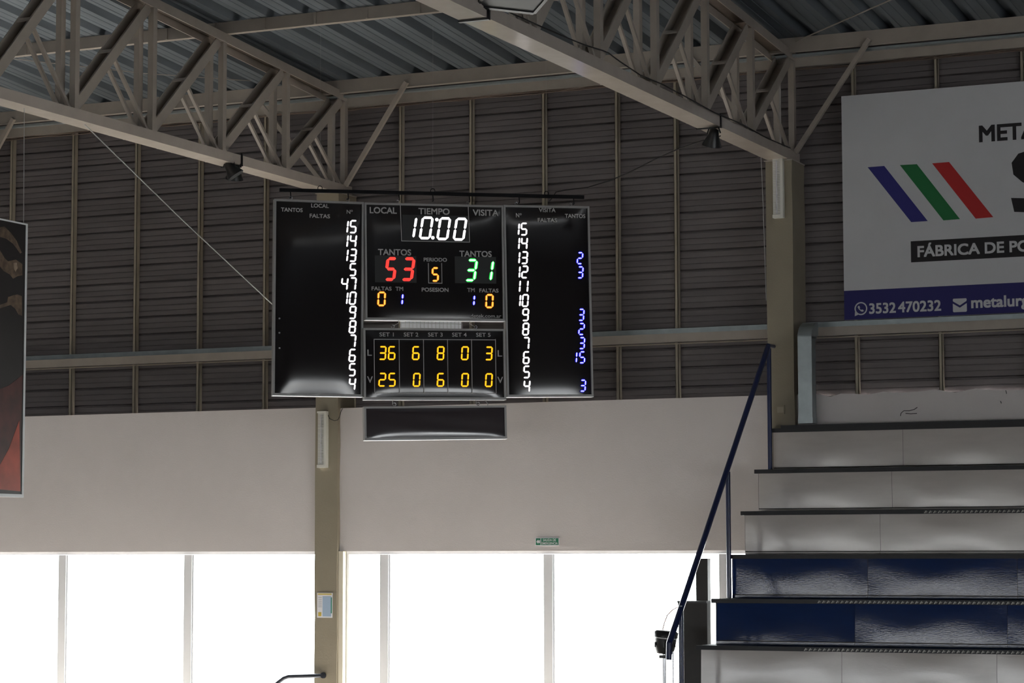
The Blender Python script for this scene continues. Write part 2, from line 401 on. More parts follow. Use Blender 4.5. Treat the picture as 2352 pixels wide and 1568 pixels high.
# purlins and eave beams
def cbeam(name, y, z0, z1, m, label, cat, lip=0.05, face=1, stiff=0):
    P = empty(name, (-12.0, y, z0), label, cat)
    part('web', m, P, lambda b: b.box((-24, y, z0), (-1, y+0.008, z1)))
    part('flange', m, P, lambda b: b.box((-24, y-0.004, z0-0.006), (-1, y+0.07, z0)))
    part('flange', m, P, lambda b: b.box((-24, y-0.004, z1), (-1, y+0.07, z1+0.006)))
    if stiff:
        x = -23.6
        while x < -1.2:
            part('stiffener', m, P, lambda b: b.box((x-0.012, y-0.02, z0), (x+0.012, y, z1))); x += stiff
    return P
cbeam('eave_beam', -0.30, 8.085, 8.225, STEEL, 'long cream eave beam right under the roof sheets along the wall', 'beam')
cbeam('wall_plate_beam', -0.10, 7.952, 8.045, STEEL, 'lower cream beam along the wall top, directly above the wall studs', 'beam')
MB().box((-24, -0.2, 8.045), (-1, -0.12, 8.07)).build('gutter_channel', GALV, label='thin galvanized channel in the gap between the two eave beams', cat='channel')
cbeam('purlin', -2.83, zc(-2.83)+0.004, zroof(-2.83)-0.006, STEEL, 'cream roof purlin with upright stiffeners crossing above the trusses', 'purlin', stiff=0.62)
# girt with its galvanized strip, broken at the columns
for i, (xa, xb, lb) in enumerate([(-24.0, -13.80, 'cream horizontal girt across the ribbed wall left of the scoreboard'),
                                  (-13.50, -8.275, 'cream horizontal girt across the ribbed wall between the two columns'),
                                  (-7.98, -1.0, 'cream horizontal girt below the large banner')]):
    G = empty('wall_girt', ((xa+xb)/2, -0.05, 5.0), lb, 'girt', 'girts on the ribbed wall')
    part('girt_beam', STEEL, G, lambda b: b.box((xa, -0.085, 5.005), (xb, -0.002, 5.10)))
    part('lower_lip', STUD, G, lambda b: b.box((xa, -0.03, 4.985), (xb, -0.002, 4.995)))
    part('galvanized_strip', GALV, G, lambda b: b.box((xa, -0.055, 5.103), (xb, -0.002, 5.158)))
# cable bundle under the lower eave beam
b = MB(); random.seed(5)
for q in range(3):
    pts = []; x = -24.0
    while x < -1.2:
        pts.append((x, -0.085+0.01*q, 7.922 + 0.012*math.sin(x*(2.1+q)+q*2) + random.uniform(-0.006, 0.006))); x += 0.35
    b.tube(pts, 0.006, 5)
b.build('cable_bundle', mat('brown_cable', (0.16, 0.115, 0.09), 0.7), label='thin brown cables clipped under the lower eave beam', cat='cable')

# ================================================================== BLEACHERS
RX = -8.2
px_n = [(1604, 1491.6), (1638, 1384.4), (1679, 1282.9), (1704.6, 1183.1), (1735, 1087.0), (1771, 993.0)]
RYZ = [(atX(px, py, RX).y, atX(px, py, RX).z) for px, py in px_n]     # nosing underside front corner
d0y = (RYZ[5][0]-RYZ[0][0])/5; d0z = (RYZ[5][1]-RYZ[0][1])/5
ry = [RYZ[0][0] + d0y*i for i in range(-3, 6)]; rz = [RYZ[0][1] + d0z*i for i in range(-3, 6)]
for i in range(6): ry[3+i] = 0.5*ry[3+i]+0.5*RYZ[i][0]; rz[3+i] = RYZ[i][1]
BX1 = -1.5
BL = empty('bleacher', ((RX+BX1)/2, -1.6, 0), 'stepped bleacher stand with white and navy blue boards and dark tread edges', 'bleacher')
NT = 0.042
def pillow(b, x0, x1, z0, z1, y, amp, nx=14, nz=8, seed=0, tilt=0.0):
    rnd = random.Random(seed); ph = rnd.uniform(0, 6); vs = []
    for j in range(nz+1):
        for i in range(nx+1):
            u = i/nx*2-1; v = j/nz*2-1
            d = amp*(1-u**4)*(1-0.75*v*v) + 0.0008*math.sin(5*u+ph)*math.sin(3*v+ph)
            vs.append((x0+(x1-x0)*i/nx, y-d+tilt*(v+1)*0.2, z0+(z1-z0)*j/nz))
    b.add(vs, [(j*(nx+1)+i, j*(nx+1)+i+1, (j+1)*(nx+1)+i+1, (j+1)*(nx+1)+i) for j in range(nz) for i in range(nx)], True)
seam_px = [None, None, (1933, 1530), (1963, 1430), (1993, 1330), (2022, 1230), (2049, 1130), (2074, 1030), None]
for i in range(-1, 8):
    # riser i stands below nosing i+1 (index in ry), on tread i
    yr = ry[i+1]+0.03; zb = rz[i]+NT if i >= 0 else 0.0; zt = rz[i+1]
    if i in (0, 1): pass
    blue = i in (3, 4)
    m = BLUEP if blue else WHITEP
    s = seam_px[i] if 0 <= i < 9 else None
    xs0 = atY(s[0], s[1], yr).x if s else -6.6
    x0 = RX + 0.012
    cuts = [x0, xs0]
    while cuts[-1] < BX1: cuts.append(cuts[-1] + 1.478)
    cuts[-1] = BX1
    for k in range(len(cuts)-1):
        bb = MB(); pillow(bb, cuts[k]+0.0015, cuts[k+1]-0.0015, zb+0.035, zt, yr, 0.006, seed=i*10+k, tilt={2: 0.03, 3: 0.045 if k else 0.08, 4: 0.02}.get(i, 0.0))
        bb.build('riser_board', m, BL)
        part('base_batten', m, BL, lambda b: b.box((cuts[k]+0.0015, yr-0.012, zb), (cuts[k+1]-0.0015, yr+0.01, zb+0.026)))
    part('riser_backing', BROWN, BL, lambda b: b.box((x0, yr+0.05, zb), (BX1, yr+0.065, zt)))
for i in range(0, 9):
    yb = ry[i+1]+0.04 if i < 8 else -0.368
    th = NT if i < 8 else NT
    z = rz[i]
    part('nosing', BLACKST, BL, lambda b: b.box((RX-0.025, ry[i], z), (BX1, ry[i]+0.05, z+th)))
    part('tread', BLACKST, BL, lambda b: b.box((RX-0.01, ry[i]+0.05, z+0.004), (BX1, yb, z+th-0.001)))
    if 3 <= i <= 6:
        bb = MB(); x = RX + 0.1; rnd = random.Random(i); 
        while x < -4.2:
            run = rnd.randint(14, 40); on = rnd.random() < 0.55 and x > RX+0.5
            for q in range(run):
                if on:
                    y0 = ry[i]-0.0025; sl = 0.016
                    bb.add([(x, y0, z+0.006), (x+0.012, y0, z+0.006), (x+0.012+sl, y0, z+0.03), (x+sl, y0, z+0.03)], [(0, 1, 2, 3)])
                    bb.add([(x+0.020, y0, z+0.012), (x+0.028, y0, z+0.012), (x+0.036, y0, z+0.024), (x+0.030, y0, z+0.024)], [(0, 1, 2, 3)])
                x += 0.046
        if bb.v: bb.build('checker_pattern', PLATE, BL, kind='stuff')
# upper second layer of the top row
part('top_tread_board', BLACKST, BL, lambda b: b.box((atY(1794, 980, ry[8]+0.02).x, ry[8]+0.012, rz[8]+NT), (BX1, -0.368, rz[8]+NT+0.032)))
part('end_panel', BROWN, BL, lambda b: [b.box((RX+0.0, ry[i]+0.06, 0), (RX+0.011, ry[i+1]+0.05 if i < 8 else -0.368, rz[i])) for i in range(9)])

# handrail on the bleacher end
HX = RX - 0.0
def hp(x, y): return atX(x, y, HX)
HR = empty('stair_handrail', (HX, -2.0, rz[2]), 'navy blue tubular handrail running down the left end of the bleacher', 'handrail')
ptop = hp(1765, 793); pbot = hp(1537, 1478)
part('rail', NAVY, HR, lambda b: b.tube([ptop, ptop.lerp(pbot, 0.33), ptop.lerp(pbot, 0.66), pbot], 0.029, 12))
part('rail_return', NAVY, HR, lambda b: b.tube([ptop, hp(1797, 799)], 0.021, 12))
part('rail_end_drop', NAVY, HR, lambda b: b.tube([pbot+Vector((0, 0.0, 0.01)), pbot+Vector((0, -0.012, -0.15))], 0.028, 12))
for (xa, ya), i in (((1766, 800), 7), ((1672, 1083), 4), ((1564, 1390), 2)):
    q = hp(xa, ya); zf = rz[i]+NT
    part('post', NAVY, HR, lambda b: b.tube([(HX, q.y, zf), (HX, q.y, q.z)], 0.0245, 12))

# dark cabinets and the drum behind the rail
def pbox(b, x0, x1, ytop, Y, dY, zlo=0.0, xoff=0):
    p = atY(x0, ytop, Y); q = atY(x1, ytop, Y); b.box((p.x, Y, zlo), (q.x, Y+dY, p.z))
C1 = empty('dark_board', atY(1614, 1400, -1.1).xy.to_3d(), 'tall narrow dark brown board standing left of the bleacher end, in front of the windows', 'board')
part('body', BROWN, C1, lambda b: pbox(b, 1598, 1625, 1282, -1.1, 0.09))
part('plinth', BLACKP, C1, lambda b: (lambda p, q: b.box((p.x-0.01, -1.13, 0), (q.x+0.005, -0.98, 0.08)))(atY(1598, 1400, -1.1), atY(1625, 1400, -1.1)))
C2 = empty('dark_board', atY(1600, 1400, -1.75).xy.to_3d(), 'low wide dark brown board standing right behind the blue rail post', 'board')
part('body', BROWN, C2, lambda b: pbox(b, 1557, 1624, 1384, -1.75, 0.09))
part('top_board', BLACKP, C2, lambda b: (lambda p, q: b.box((p.x, -1.77, p.z), (q.x, -1.64, p.z+0.02)))(atY(1557, 1384, -1.75), atY(1624, 1384, -1.75)))
dc = atY(1527, 1490, -2.4)
DR = empty('drum', (dc.x, dc.y, 0.0), 'small black drum on a thin chrome stand beside the foot of the blue rail', 'drum')
part('shell', BLACKP, DR, lambda b: b.lathe(dc, (0.10, 0, 1), [(-0.045, 0.080), (0.0, 0.098), (0.08, 0.108), (0.105, 0.110)], 24))
part('white_band', mat('white_band', (0.75, 0.75, 0.75), 0.4), DR, lambda b: b.lathe(dc+Vector((0.0105, 0, 0.105)), (0.10, 0, 1), [(0, 0.1105), (0.010, 0.1105)], 24))
part('hoop', BLACKP, DR, lambda b: b.lathe(dc+Vector((0.0115, 0, 0.115)), (0.10, 0, 1), [(0, 0.119), (0.05, 0.119), (0.065, 0.10), (0.068, 0.0)], 24))
for a in range(6):
    part('lug', BLACKP, DR, lambda b: b.box(dc+Vector((0.108*math.cos(a)-0.006, 0.108*math.sin(a)-0.006, 0.02)), dc+Vector((0.108*math.cos(a)+0.006, 0.108*math.sin(a)+0.006, 0.07))))
part('stand_pole', CHROME, DR, lambda b: b.tube([(dc.x-0.01, dc.y, 0.25), dc+Vector((-0.005, 0, -0.03))], [0.012, 0.018], 10))
part('clamp', BLACKP, DR, lambda b: b.box(dc+Vector((-0.05, -0.03, -0.09)), dc+Vector((0.04, 0.03, -0.06))))
for a in (0.4, 2.5, 4.6):
    part('stand_leg', CHROME, DR, lambda b: b.tube([(dc.x-0.01, dc.y, 0.45), (dc.x+0.32*math.cos(a), dc.y+0.32*math.sin(a), 0.01)], 0.009, 8))
part('side_rod', CHROME, DR, lambda b: b.tube([(dc.x+0.085, dc.y, 0.12), (dc.x+0.085, dc.y, dc.z-0.02)], 0.009, 8))
oc = [atY(x, y, -2.4) for x, y in ((1522, 1446), (1526, 1430), (1533, 1412), (1545, 1400), (1556, 1394))]
MB().tube(oc, 0.005, 6).build('orange_cord', mat('orange_cord', (0.30, 0.09, 0.04), 0.6), label='thin orange cord arching up from the black drum', cat='cord')

# ================================================================== WALL-MOUNTED THINGS
# galvanized downpipe duct beside the right column
p0 = atY(1833, 770, -0.50); p1 = atY(1865, 770, -0.50); zt = atY(1848, 742, -0.5).z; zbm = atY(1848, 972, -0.5).z
DU = empty('galvanized_duct', ((p0.x+p1.x)/2, -0.44, zbm), 'upright galvanized duct with elbow beside the right column', 'duct')
part('pipe', GALV, DU, lambda b: b.box((p0.x, -0.52, zbm+0.05), (p1.x, -0.38, zt-0.14)))
part('foot_collar', GALV, DU, lambda b: b.box((p0.x-0.004, -0.525, zbm), (p1.x+0.004, -0.375, zbm+0.06)))
vs = []; n = 8
for i in range(n+1):
    a = math.pi/2*i/n; ro = 0.24; ri = 0.06
    c = (-0.28, zt-0.16)
    for rr in (ro, ri): vs += [(p0.x, c[0]-rr*math.cos(a), c[1]+rr*math.sin(a)*0.75), (p1.x, c[0]-rr*math.cos(a), c[1]+rr*math.sin(a)*0.75)]
fs = []
for i in range(n):
    a = 4*i; fs += [(a, a+1, a+5, a+4), (a+3, a+2, a+6, a+7), (a+2, a, a+4, a+6), (a+1, a+3, a+7, a+5)]
part('elbow', GALV, DU, lambda b: b.add(vs, fs))
# fluorescent emergency lamps on the columns
def tube_lamp(cx, y0, y1, label):
    Y = -0.36; a = atY(cx-10, y0, Y); c = atY(cx+10, y1, Y); xm = (a.x+c.x)/2 ; hw = 0.058
    L = empty('emergency_lamp', (xm, Y, c.z), label, 'lamp', 'tube lamps on the columns')
    part('housing', LAMPW, L, lambda b: b.box((xm-hw, Y-0.045, c.z), (xm+hw, Y-0.001, a.z)))
    part('side_rail', LAMPW, L, lambda b: b.box((xm+hw-0.03, Y-0.062, c.z+0.03), (xm+hw, Y-0.045, a.z-0.02)))
    part('end_cap', LAMPW, L, lambda b: b.box((xm-hw, Y-0.068, c.z), (xm+hw, Y-0.045, c.z+0.035)))
    part('end_cap', LAMPW, L, lambda b: b.box((xm-hw, Y-0.068, a.z-0.022), (xm+hw, Y-0.045, a.z)))
    bb = MB(); n = 34
    for i in range(n):
        z = c.z+0.045+(a.z-c.z-0.08)*i/(n-1)
        bb.add([(xm-hw+0.006, Y-0.046, z+0.003), (xm+hw-0.034, Y-0.046, z+0.003), (xm+hw-0.034, Y-0.064, z-0.006), (xm-hw+0.006, Y-0.064, z-0.006)], [(0, 1, 2, 3)])
    bb.build('louvre_blades', LOUV, L, kind='stuff')
    part('tube', mat('tube_white', (0.8, 0.8, 0.82), 0.2), L, lambda b: b.tube([(xm-0.015, Y-0.05, c.z+0.05), (xm-0.015, Y-0.05, a.z-0.04)], 0.008, 8))
tube_lamp(744.5, 945, 1074, 'white tube lamp on the column under the scoreboard, with its loose black lead')
tube_lamp(1790, 362, 501, 'white tube lamp near the top of the column beside the large banner')
MB().tube([atY(x, y, -0.372) for x, y in ((752, 943), (753, 952), (757, 961), (768, 966), (776, 964), (780, 957), (783, 945), (787, 938))], 0.004, 6).build('lamp_lead', DARKW, label='short black lead curling from the lower tube lamp to the wall top', cat='cable')
# socket box on the right column
s0 = atY(1784, 951, -0.36); s1 = atY(1803, 930, -0.36)
SB = empty('socket_box', (s0.x, -0.36, s0.z), 'small tan socket box near the foot of the right column', 'socket')
part('back_box', TAN, SB, lambda b: b.box((s0.x, -0.385, s0.z), (s1.x, -0.361, s1.z)))
part('cover', STUD, SB, lambda b: b.box((s0.x+0.018, -0.40, s0.z+0.015), (s1.x-0.008, -0.385, s1.z-0.02)))
# emergency exit sign
e0 = atY(1230, 1253, YP); e1 = atY(1285, 1234, YP)
SG = empty('exit_sign', ((e0.x+e1.x)/2, YP, e0.z), 'small green emergency exit sign above the window head', 'sign')
part('plate', PAPER, SG, lambda b: b.box((e0.x, YP-0.008, e0.z), (e1.x, YP-0.0005, e1.z)))
ex = e1.x-e0.x; ez = e1.z-e0.z
part('green_field', SIGNG, SG, lambda b: (b.box((e0.x+ex*0.03, YP-0.0095, e0.z+ez*0.08), (e0.x+ex*0.22, YP-0.008, e1.z-ez*0.08)), b.box((e0.x+ex*0.25, YP-0.0095, e0.z+ez*0.08), (e1.x-ex*0.03, YP-0.008, e1.z-ez*0.08))))
part('arrow', PAPER, SG, lambda b: b.slab([(e0.x+ex*q, YP-0.0095, e0.z+ez*r) for q, r in ((0.05, 0.5), (0.13, 0.22), (0.13, 0.38), (0.20, 0.30), (0.20, 0.70), (0.13, 0.62), (0.13, 0.78))], (0, -0.001, 0)))
lettering('SALIDA DE', Vector((e0.x+ex*0.33, YP-0.0095, e0.z+ez*0.55)), Vector((ex*0.54, 0, 0)), Vector((0, 0, ez*0.3)), Vector((0, -1, 0)), PAPER, SG, 0.01, lift=0.001)
lettering('EMERGENCIA', Vector((e0.x+ex*0.28, YP-0.0095, e0.z+ez*0.14)), Vector((ex*0.66, 0, 0)), Vector((0, 0, ez*0.3)), Vector((0, -1, 0)), PAPER, SG, 0.01, lift=0.001)
# notice on the left column
n0 = atY(729, 1418, -0.36); n1 = atY(764.5, 1361, -0.36); nx = n1.x-n0.x; nz = n1.z-n0.z
NO = empty('evacuation_notice', ((n0.x+n1.x)/2, -0.36, n0.z), 'framed paper notice with a pale blue plan on the left column', 'notice')
def nb(name, m, a, c, d, e, t=0.0015): part(name, m, NO, lambda b: b.box((n0.x+nx*a, -0.3685-t, n0.z+nz*c), (n0.x+nx*d, -0.3685, n0.z+nz*e)))
part('paper', PAPER, NO, lambda b: b.box((n0.x, -0.3685, n0.z), (n1.x, -0.364, n1.z)))
nb('header_band', PAPY, 0.05, 0.92, 0.95, 0.97); nb('plan_print', PAPB, 0.36, 0.05, 0.92, 0.86); nb('green_strip', PAPG, 0.90, 0.18, 0.97, 0.82, 0.002)
for i in range(6): nb('text_line', PAPK, 0.08, 0.80-i*0.075, 0.30, 0.815-i*0.075)
nb('yellow_box', PAPY, 0.08, 0.06, 0.28, 0.22)
# bent rail at the left column foot
rl = [atY(x, y, -0.42) for x, y in ((612, 1590), (640, 1566), (652, 1557), (664, 1553), (690, 1552.5), (738, 1551))]
RA = empty('wall_rail', rl[-1], 'bent dark steel rail end fixed to the left column near the picture bottom', 'rail')
part('tube', mat('dark_rail', (0.05, 0.055, 0.07), 0.3, metal=0.5), RA, lambda b: b.tube(rl, 0.024, 10))
part('flange', mat('dark_rail', (0, 0, 0)), RA, lambda b: b.lathe(rl[-1]+Vector((0.0, 0.035, 0)), (0, 1, 0), [(0, 0.034), (0.018, 0.036)], 16))

# big banner on the right
YB = -0.125
ba = atY(1933.4, 221, YB); bz = atY(1938.4, 735, YB)
bx0 = (ba.x+bz.x)/2; bx1 = -2.9; zt = ba.z; zb = bz.z
BN = empty('advertising_banner', ((bx0+bx1)/2, YB, zb), 'large white advertising banner with slanted blue, green and red stripes', 'banner')
part('board', BANW, BN, lambda b: b.box((bx0, YB, zb), (bx1, YB+0.03, zt)))
def bp(x, y, o=0.0): p = atY(x, y, YB); p.y -= o; return p
for m, q in ((INKBL, ((1993, 384), (2031, 381), (2131, 507.5), (2093, 510))), (INKGR, ((2067, 379), (2106, 377), (2205, 503), (2167, 506))), (INKRD, ((2141, 375), (2180, 372), (2281.5, 498.5), (2241, 502)))):
    part('stripe', m, BN, lambda b: b.slab([bp(*p, 0.0005) for p in q], (0, -0.001, 0)))
k0 = bp(2092.6, 602.5); k1 = bp(2092.6, 554)
part('black_strip', INK, BN, lambda b: b.box((k0.x, YB-0.001, k0.z), (bx1-0.9, YB, k1.z)))
g1 = bp(1938, 668)
part('navy_strip', INKNV, BN, lambda b: b.box((bx0, YB-0.001, zb), (bx1, YB, g1.z)))
def btext(t, x0, ybot, ytop, x1, m, heavy):
    p = bp(x0, ybot); q = bp(x0, ytop); r = bp(x1, ybot)
    return lettering(t, p+Vector((0, -0.001, 0)), Vector((r.x-p.x, 0, 0)), Vector((0, 0, q.z-p.z)), Vector((0, -1, 0)), m, BN, 0.0, lift=0.0008, heavy=heavy)
btext('META', 2249, 327, 288.5, 2384, INK, 0.04)
def bigS(b):
    c = [(2322, 470.5), (2350, 471), (2385, 471), (2406, 463), (2413, 446), (2403, 428), (2380, 415), (2356, 404), (2341, 392), (2339, 378), (2348, 366), (2364, 361), (2400, 360), (2424, 361)]
    L = []; Rr = []
    for k in range(len(c)):
        a = Vector(c[max(0, k-1)]); d = Vector(c[min(len(c)-1, k+1)]); t = (d-a).normalized(); n = Vector((-t.y, t.x))
        h = 16.0 if k not in (0,) else 16.0
        L.append(Vector(c[k])+n*h + (Vector((8, 0)) if k == 0 else Vector((0, 0)))); Rr.append(Vector(c[k])-n*h)
    for k in range(len(c)-1):
        b.slab([bp(*p, 0.0005) for p in (L[k], L[k+1], Rr[k+1], Rr[k])], (0, -0.001, 0))
part('lettering', INK, BN, bigS)
btext('FÁBRICA DE PO', 2107.6, 591, 558.5, 2367, BANW, 0.03)
btext('3532', 1996.5, 721, 696.5, 2058, BANW, 0.03)
btext('470232', 2063, 718.0, 692.8, 2162, BANW, 0.03)
btext('metalurg', 2231, 716.0, 681.5, 2364, BANW, 0.03)
# phone icon and envelope icon
ic = bp(1977.5, 708.5); R = (bp(1993, 708).x-ic.x)*0.95
def ringpoly(b, c, R1, R2, n=28):
    for i in range(n):
        a, d = 2*math.pi*i/n, 2*math.pi*(i+1)/n
        b.add([(c.x+R2*math.cos(a), YB-0.002, c.z+R2*math.sin(a)), (c.x+R1*math.cos(a), YB-0.002, c.z+R1*math.sin(a)), (c.x+R1*math.cos(d), YB-0.002, c.z+R1*math.sin(d)), (c.x+R2*math.cos(d), YB-0.002, c.z+R2*math.sin(d))], [(0, 3, 2, 1)])
def icon(b):
    ringpoly(b, ic, R, R*0.80)
    b.add([(ic.x-R*0.98, YB-0.002, ic.z-R*1.12), (ic.x-R*0.45, YB-0.002, ic.z-R*0.92), (ic.x-R*0.92, YB-0.002, ic.z-R*0.35)], [(0, 1, 2)])
    pts = [(-0.45, 0.38), (-0.25, 0.45), (-0.12, 0.15), (-0.22, 0.05), (0.02, -0.22), (0.15, -0.12), (0.45, -0.27), (0.36, -0.48), (0.05, -0.45), (-0.30, -0.12), (-0.50, 0.20)]
    b.add([(ic.x+R*x, YB-0.002, ic.z+R*z) for x, z in pts], [tuple(range(len(pts)))[::-1]])
part('phone_icon', BANW, BN, icon)
v0 = bp(2189, 717); v1 = bp(2189, 686); vx = bp(2221, 717).x-v0.x; vz = v1.z-v0.z
def env(b):
    f = lambda pts: b.slab([(v0.x+vx*x, YB-0.001, v0.z+vz*z) for x, z in pts], (0, -0.001, 0))
    f([(0.04, 1.0), (0.96, 1.0), (1.0, 0.92), (0.98, 0.80), (0.52, 0.50), (0.48, 0.50), (0.02, 0.80), (0.0, 0.92)])
    f([(0.0, 0.06), (0.06, 0.0), (0.94, 0.0), (1.0, 0.06), (1.0, 0.64), (0.52, 0.33), (0.48, 0.33), (0.0, 0.64)])
part('envelope_icon', BANW, BN, env)

# player poster hanging from the left truss, seen at the left picture edge
PX = TRX[1]+0.02
py1 = -6.268; pz0 = 3.25; pz1 = 5.79; py0 = -7.95
PO = empty('hanging_poster', (PX, -7.1, pz0), 'dark hanging poster with bronze fists and red lower corner at the left picture edge', 'poster')
part('board', mat('poster_black', (0.007, 0.005, 0.006), 0.5, var=0.3, vscale=3), PO, lambda b: b.box((PX-0.02, py0, pz0), (PX, py1, pz1)))
fr = mat('poster_edge', (0.62, 0.64, 0.66), 0.5)
part('edge_frame', fr, PO, lambda b: (b.box((PX-0.022, py1, pz0-0.03), (PX+0.004, py1+0.03, pz1+0.015)), b.box((PX-0.022, py0, pz0-0.03), (PX+0.004, py1, pz0)), b.box((PX-0.022, py0, pz1), (PX+0.004, py1, pz1+0.015)), b.box((PX-0.022, py0-0.02, pz0-0.03), (PX+0.004, py0, pz1+0.015))))
RED1 = mat('poster_red', (0.05, 0.008, 0.007), 0.5, var=0.5, vscale=5); RED2 = mat('poster_bright_red', (0.33, 0.045, 0.022), 0.5, var=0.3, vscale=4)
SKIN = mat('poster_bronze', (0.115, 0.080, 0.055), 0.4, var=0.5, vscale=16); SKIN2 = mat('poster_bronze_light', (0.26, 0.20, 0.15), 0.4, var=0.4, vscale=20)
def pp(x, y, o): p = atX(x, y, PX); p.x += o; return p
def pslab(name, m, pts, o): part(name, m, PO, lambda b: b.slab([pp(x, y, o) for x, y in pts], (0.0008, 0, 0)))
pslab('red_print', RED1, [(-150, 900), (-30, 905), (20, 885), (52, 860), (48, 1000), (47, 1128), (-150, 1105)], 0.0006)
pslab('red_print', RED2, [(-60, 1118), (-10, 1085), (20, 1030), (44, 965), (46.5, 1128)], 0.0016)
pslab('fist_print', SKIN, [(-60, 500), (0, 522), (10, 520), (25, 535), (38, 553), (50, 580), (46, 582), (30, 560), (14, 548), (0, 544), (-60, 520)], 0.001)
pslab('fist_print', SKIN, [(-60, 560), (0, 575), (10, 592), (18, 600), (36, 596), (51, 606), (51, 632), (40, 634), (30, 640), (22, 630), (8, 622), (0, 612), (-60, 600)], 0.001)
pslab('fist_print', SKIN2, [(30, 604), (38, 603), (40, 616), (35, 624), (31, 616)], 0.002)
pslab('fist_print', SKIN, [(18, 682), (30, 678), (40, 676), (50, 680), (50, 725), (42, 722), (34, 708), (24, 700), (0, 708), (-40, 700), (0, 700), (16, 694)], 0.001)
for yy in (py1-0.02, py0+0.05):
    part('hanging_wire', WIRE, PO, lambda b: b.tube([(PX-0.01, yy, pz1), (PX-0.0, yy-0.03, 6.91)], 0.0035, 5))

# floodlights on the trusses
def flood(X, px, py, label, heads, scale=1.0):
    p = atX(px, py, X+0.06); B = empty('floodlight', p, label, 'floodlight', 'floodlights on the trusses')
    zc0 = 6.90
    part('clamp', BLACKP, B, lambda b: (b.box((X-0.13, p.y-0.012, zc0-0.012), (X+0.135, p.y+0.012, zc0)), b.box((X+0.122, p.y-0.012, zc0), (X+0.135, p.y+0.012, zc0+0.13)), b.box((X-0.135, p.y-0.012, zc0), (X-0.122, p.y+0.012, zc0+0.13))))
    for i in range(heads):
        c = p + Vector((0, -0.02 - 0.13*i, -0.05))*scale; ax = Vector((-0.25+0.75*i, 0.25, -0.8))
        part('yoke', BLACKP, B, lambda b: (b.tube([(X+0.03, p.y, zc0-0.01), c+Vector((0.05, 0, 0.06))*scale, c+Vector((0.07, 0, 0.0))*scale], 0.008, 6), b.tube([(X+0.03, p.y, zc0-0.01), c+Vector((-0.05, 0, 0.06))*scale, c+Vector((-0.07, 0, 0.0))*scale], 0.008, 6)))
        hd = part('reflector', BLACKP, B, lambda b: b.lathe(c, ax, [(-0.05*scale, 0.02*scale), (-0.04*scale, 0.045*scale), (0.02*scale, 0.055*scale), (0.12*scale, 0.10*scale), (0.125*scale, 0.10*scale)], 18))
        n = ax.normalized()
        part('lens', mat('lens_grey', (0.035, 0.036, 0.038), 0.5), hd, lambda b: b.lathe(c+n*0.126*scale, ax, [(0, 0.088*scale), (0.004*scale, 0.0)], 18))
flood(TRX[1], 543, 376, 'black twin floodlight under the left truss near the scoreboard', 2)
flood(TRX[2], 1641, 296, 'black floodlight under the right truss near its column', 1)
# larger square floodlight at the top edge of the picture
q = atX(1178, 0, TRX[2]+0.34)
FL = empty('floodlight', q, 'wide black square floodlight at the top edge beside the right truss', 'floodlight', 'floodlights on the trusses')
ru = Vector((0.62, 0.78, 0)).normalized(); rn = Vector((0.25, -0.2, -0.95)).normalized(); rv = rn.cross(ru).normalized()
def fl_body(b):
    o = q; hw, hh = 0.26, 0.15
    front = [o+ru*sx*hw+rv*sy*hh for sx, sy in ((-1, -1), (1, -1), (1, 1), (-1, 1))]
    back = [o-rn*0.14+ru*sx*hw*0.55+rv*sy*hh*0.55 for sx, sy in ((-1, -1), (1, -1), (1, 1), (-1, 1))]
    b.add(back+front, [(3, 2, 1, 0), (0, 1, 5, 4), (1, 2, 6, 5), (2, 3, 7, 6), (3, 0, 4, 7)])
    for i in range(4):
        a, c = front[i], front[(i+1) % 4]; b.beam(a, c, 0.02, 0.03, rn)
part('body', BLACKP, FL, fl_body)
part('lens', mat('lens_grey', (0, 0, 0)), FL, lambda b: b.obox(q-ru*0.25-rv*0.14-rn*0.003, ru*0.5, rv*0.28, rn*0.004))
part('bracket', BLACKP, FL, lambda b: (b.beam(q-rn*0.12, (TRX[2]+0.13, q.y, 6.96), 0.03, 0.012, (0, 1, 0)), b.box((TRX[2]-0.13, q.y-0.02, 6.885), (TRX[2]+0.135, q.y+0.02, 6.90)), b.box((TRX[2]+0.122, q.y-0.02, 6.9), (TRX[2]+0.136, q.y+0.02, 7.03))))

# cables
XC = TRX[2]+0.135
MB().tube([atX(x, y, XC) for x, y in ((1165, 26), (1210, 46), (1245, 62), (1300, 86), (1345, 104), (1385, 116), (1398, 122), (1425, 142), (1470, 172), (1520, 193), (1575, 222), (1640, 258), (1700, 283), (1760, 316), (1815, 340))], 0.006, 6).build('truss_cable', DARKW, label='black cable drooping along the right truss chord', cat='cable')
MB().tube([atX(178, 270, TRX[1]), atX(178, 270, TRX[1]).lerp(atY(640, 712, -2.75), 0.5)+Vector((0, 0, -0.02)), atY(640, 712, -2.75)], 0.0055, 6).build('guy_wire', WIRE, label='taut grey wire from the left truss down to the left scoreboard panel', cat='wire')
MB().tube([atY(1747, 338, -0.40), atY(1752, 450, -0.40), atY(1760, 690, -0.40)], 0.004, 5).build('thin_cord', WIRE, label='thin pale cord hanging left of the right column', cat='cord')
a = atY(2045, 0, -1.6); c = atY(1828, 95, -0.34)
MB().tube([a + (a-c)*0.5, a, c], 0.008, 6).build('roof_brace_wire', STEEL, label='straight pale wire running from the right truss end up under the roof', cat='wire')
a = atY(30, 135, -3.4); c = atY(610, 188, -0.36)
MB().tube([a, a.lerp(c, 0.5)+Vector((0, 0, -0.03)), c], 0.005, 5).build('roof_brace_wire', STEEL, label='thin pale wire behind the left truss under the roof sheets', cat='wire')

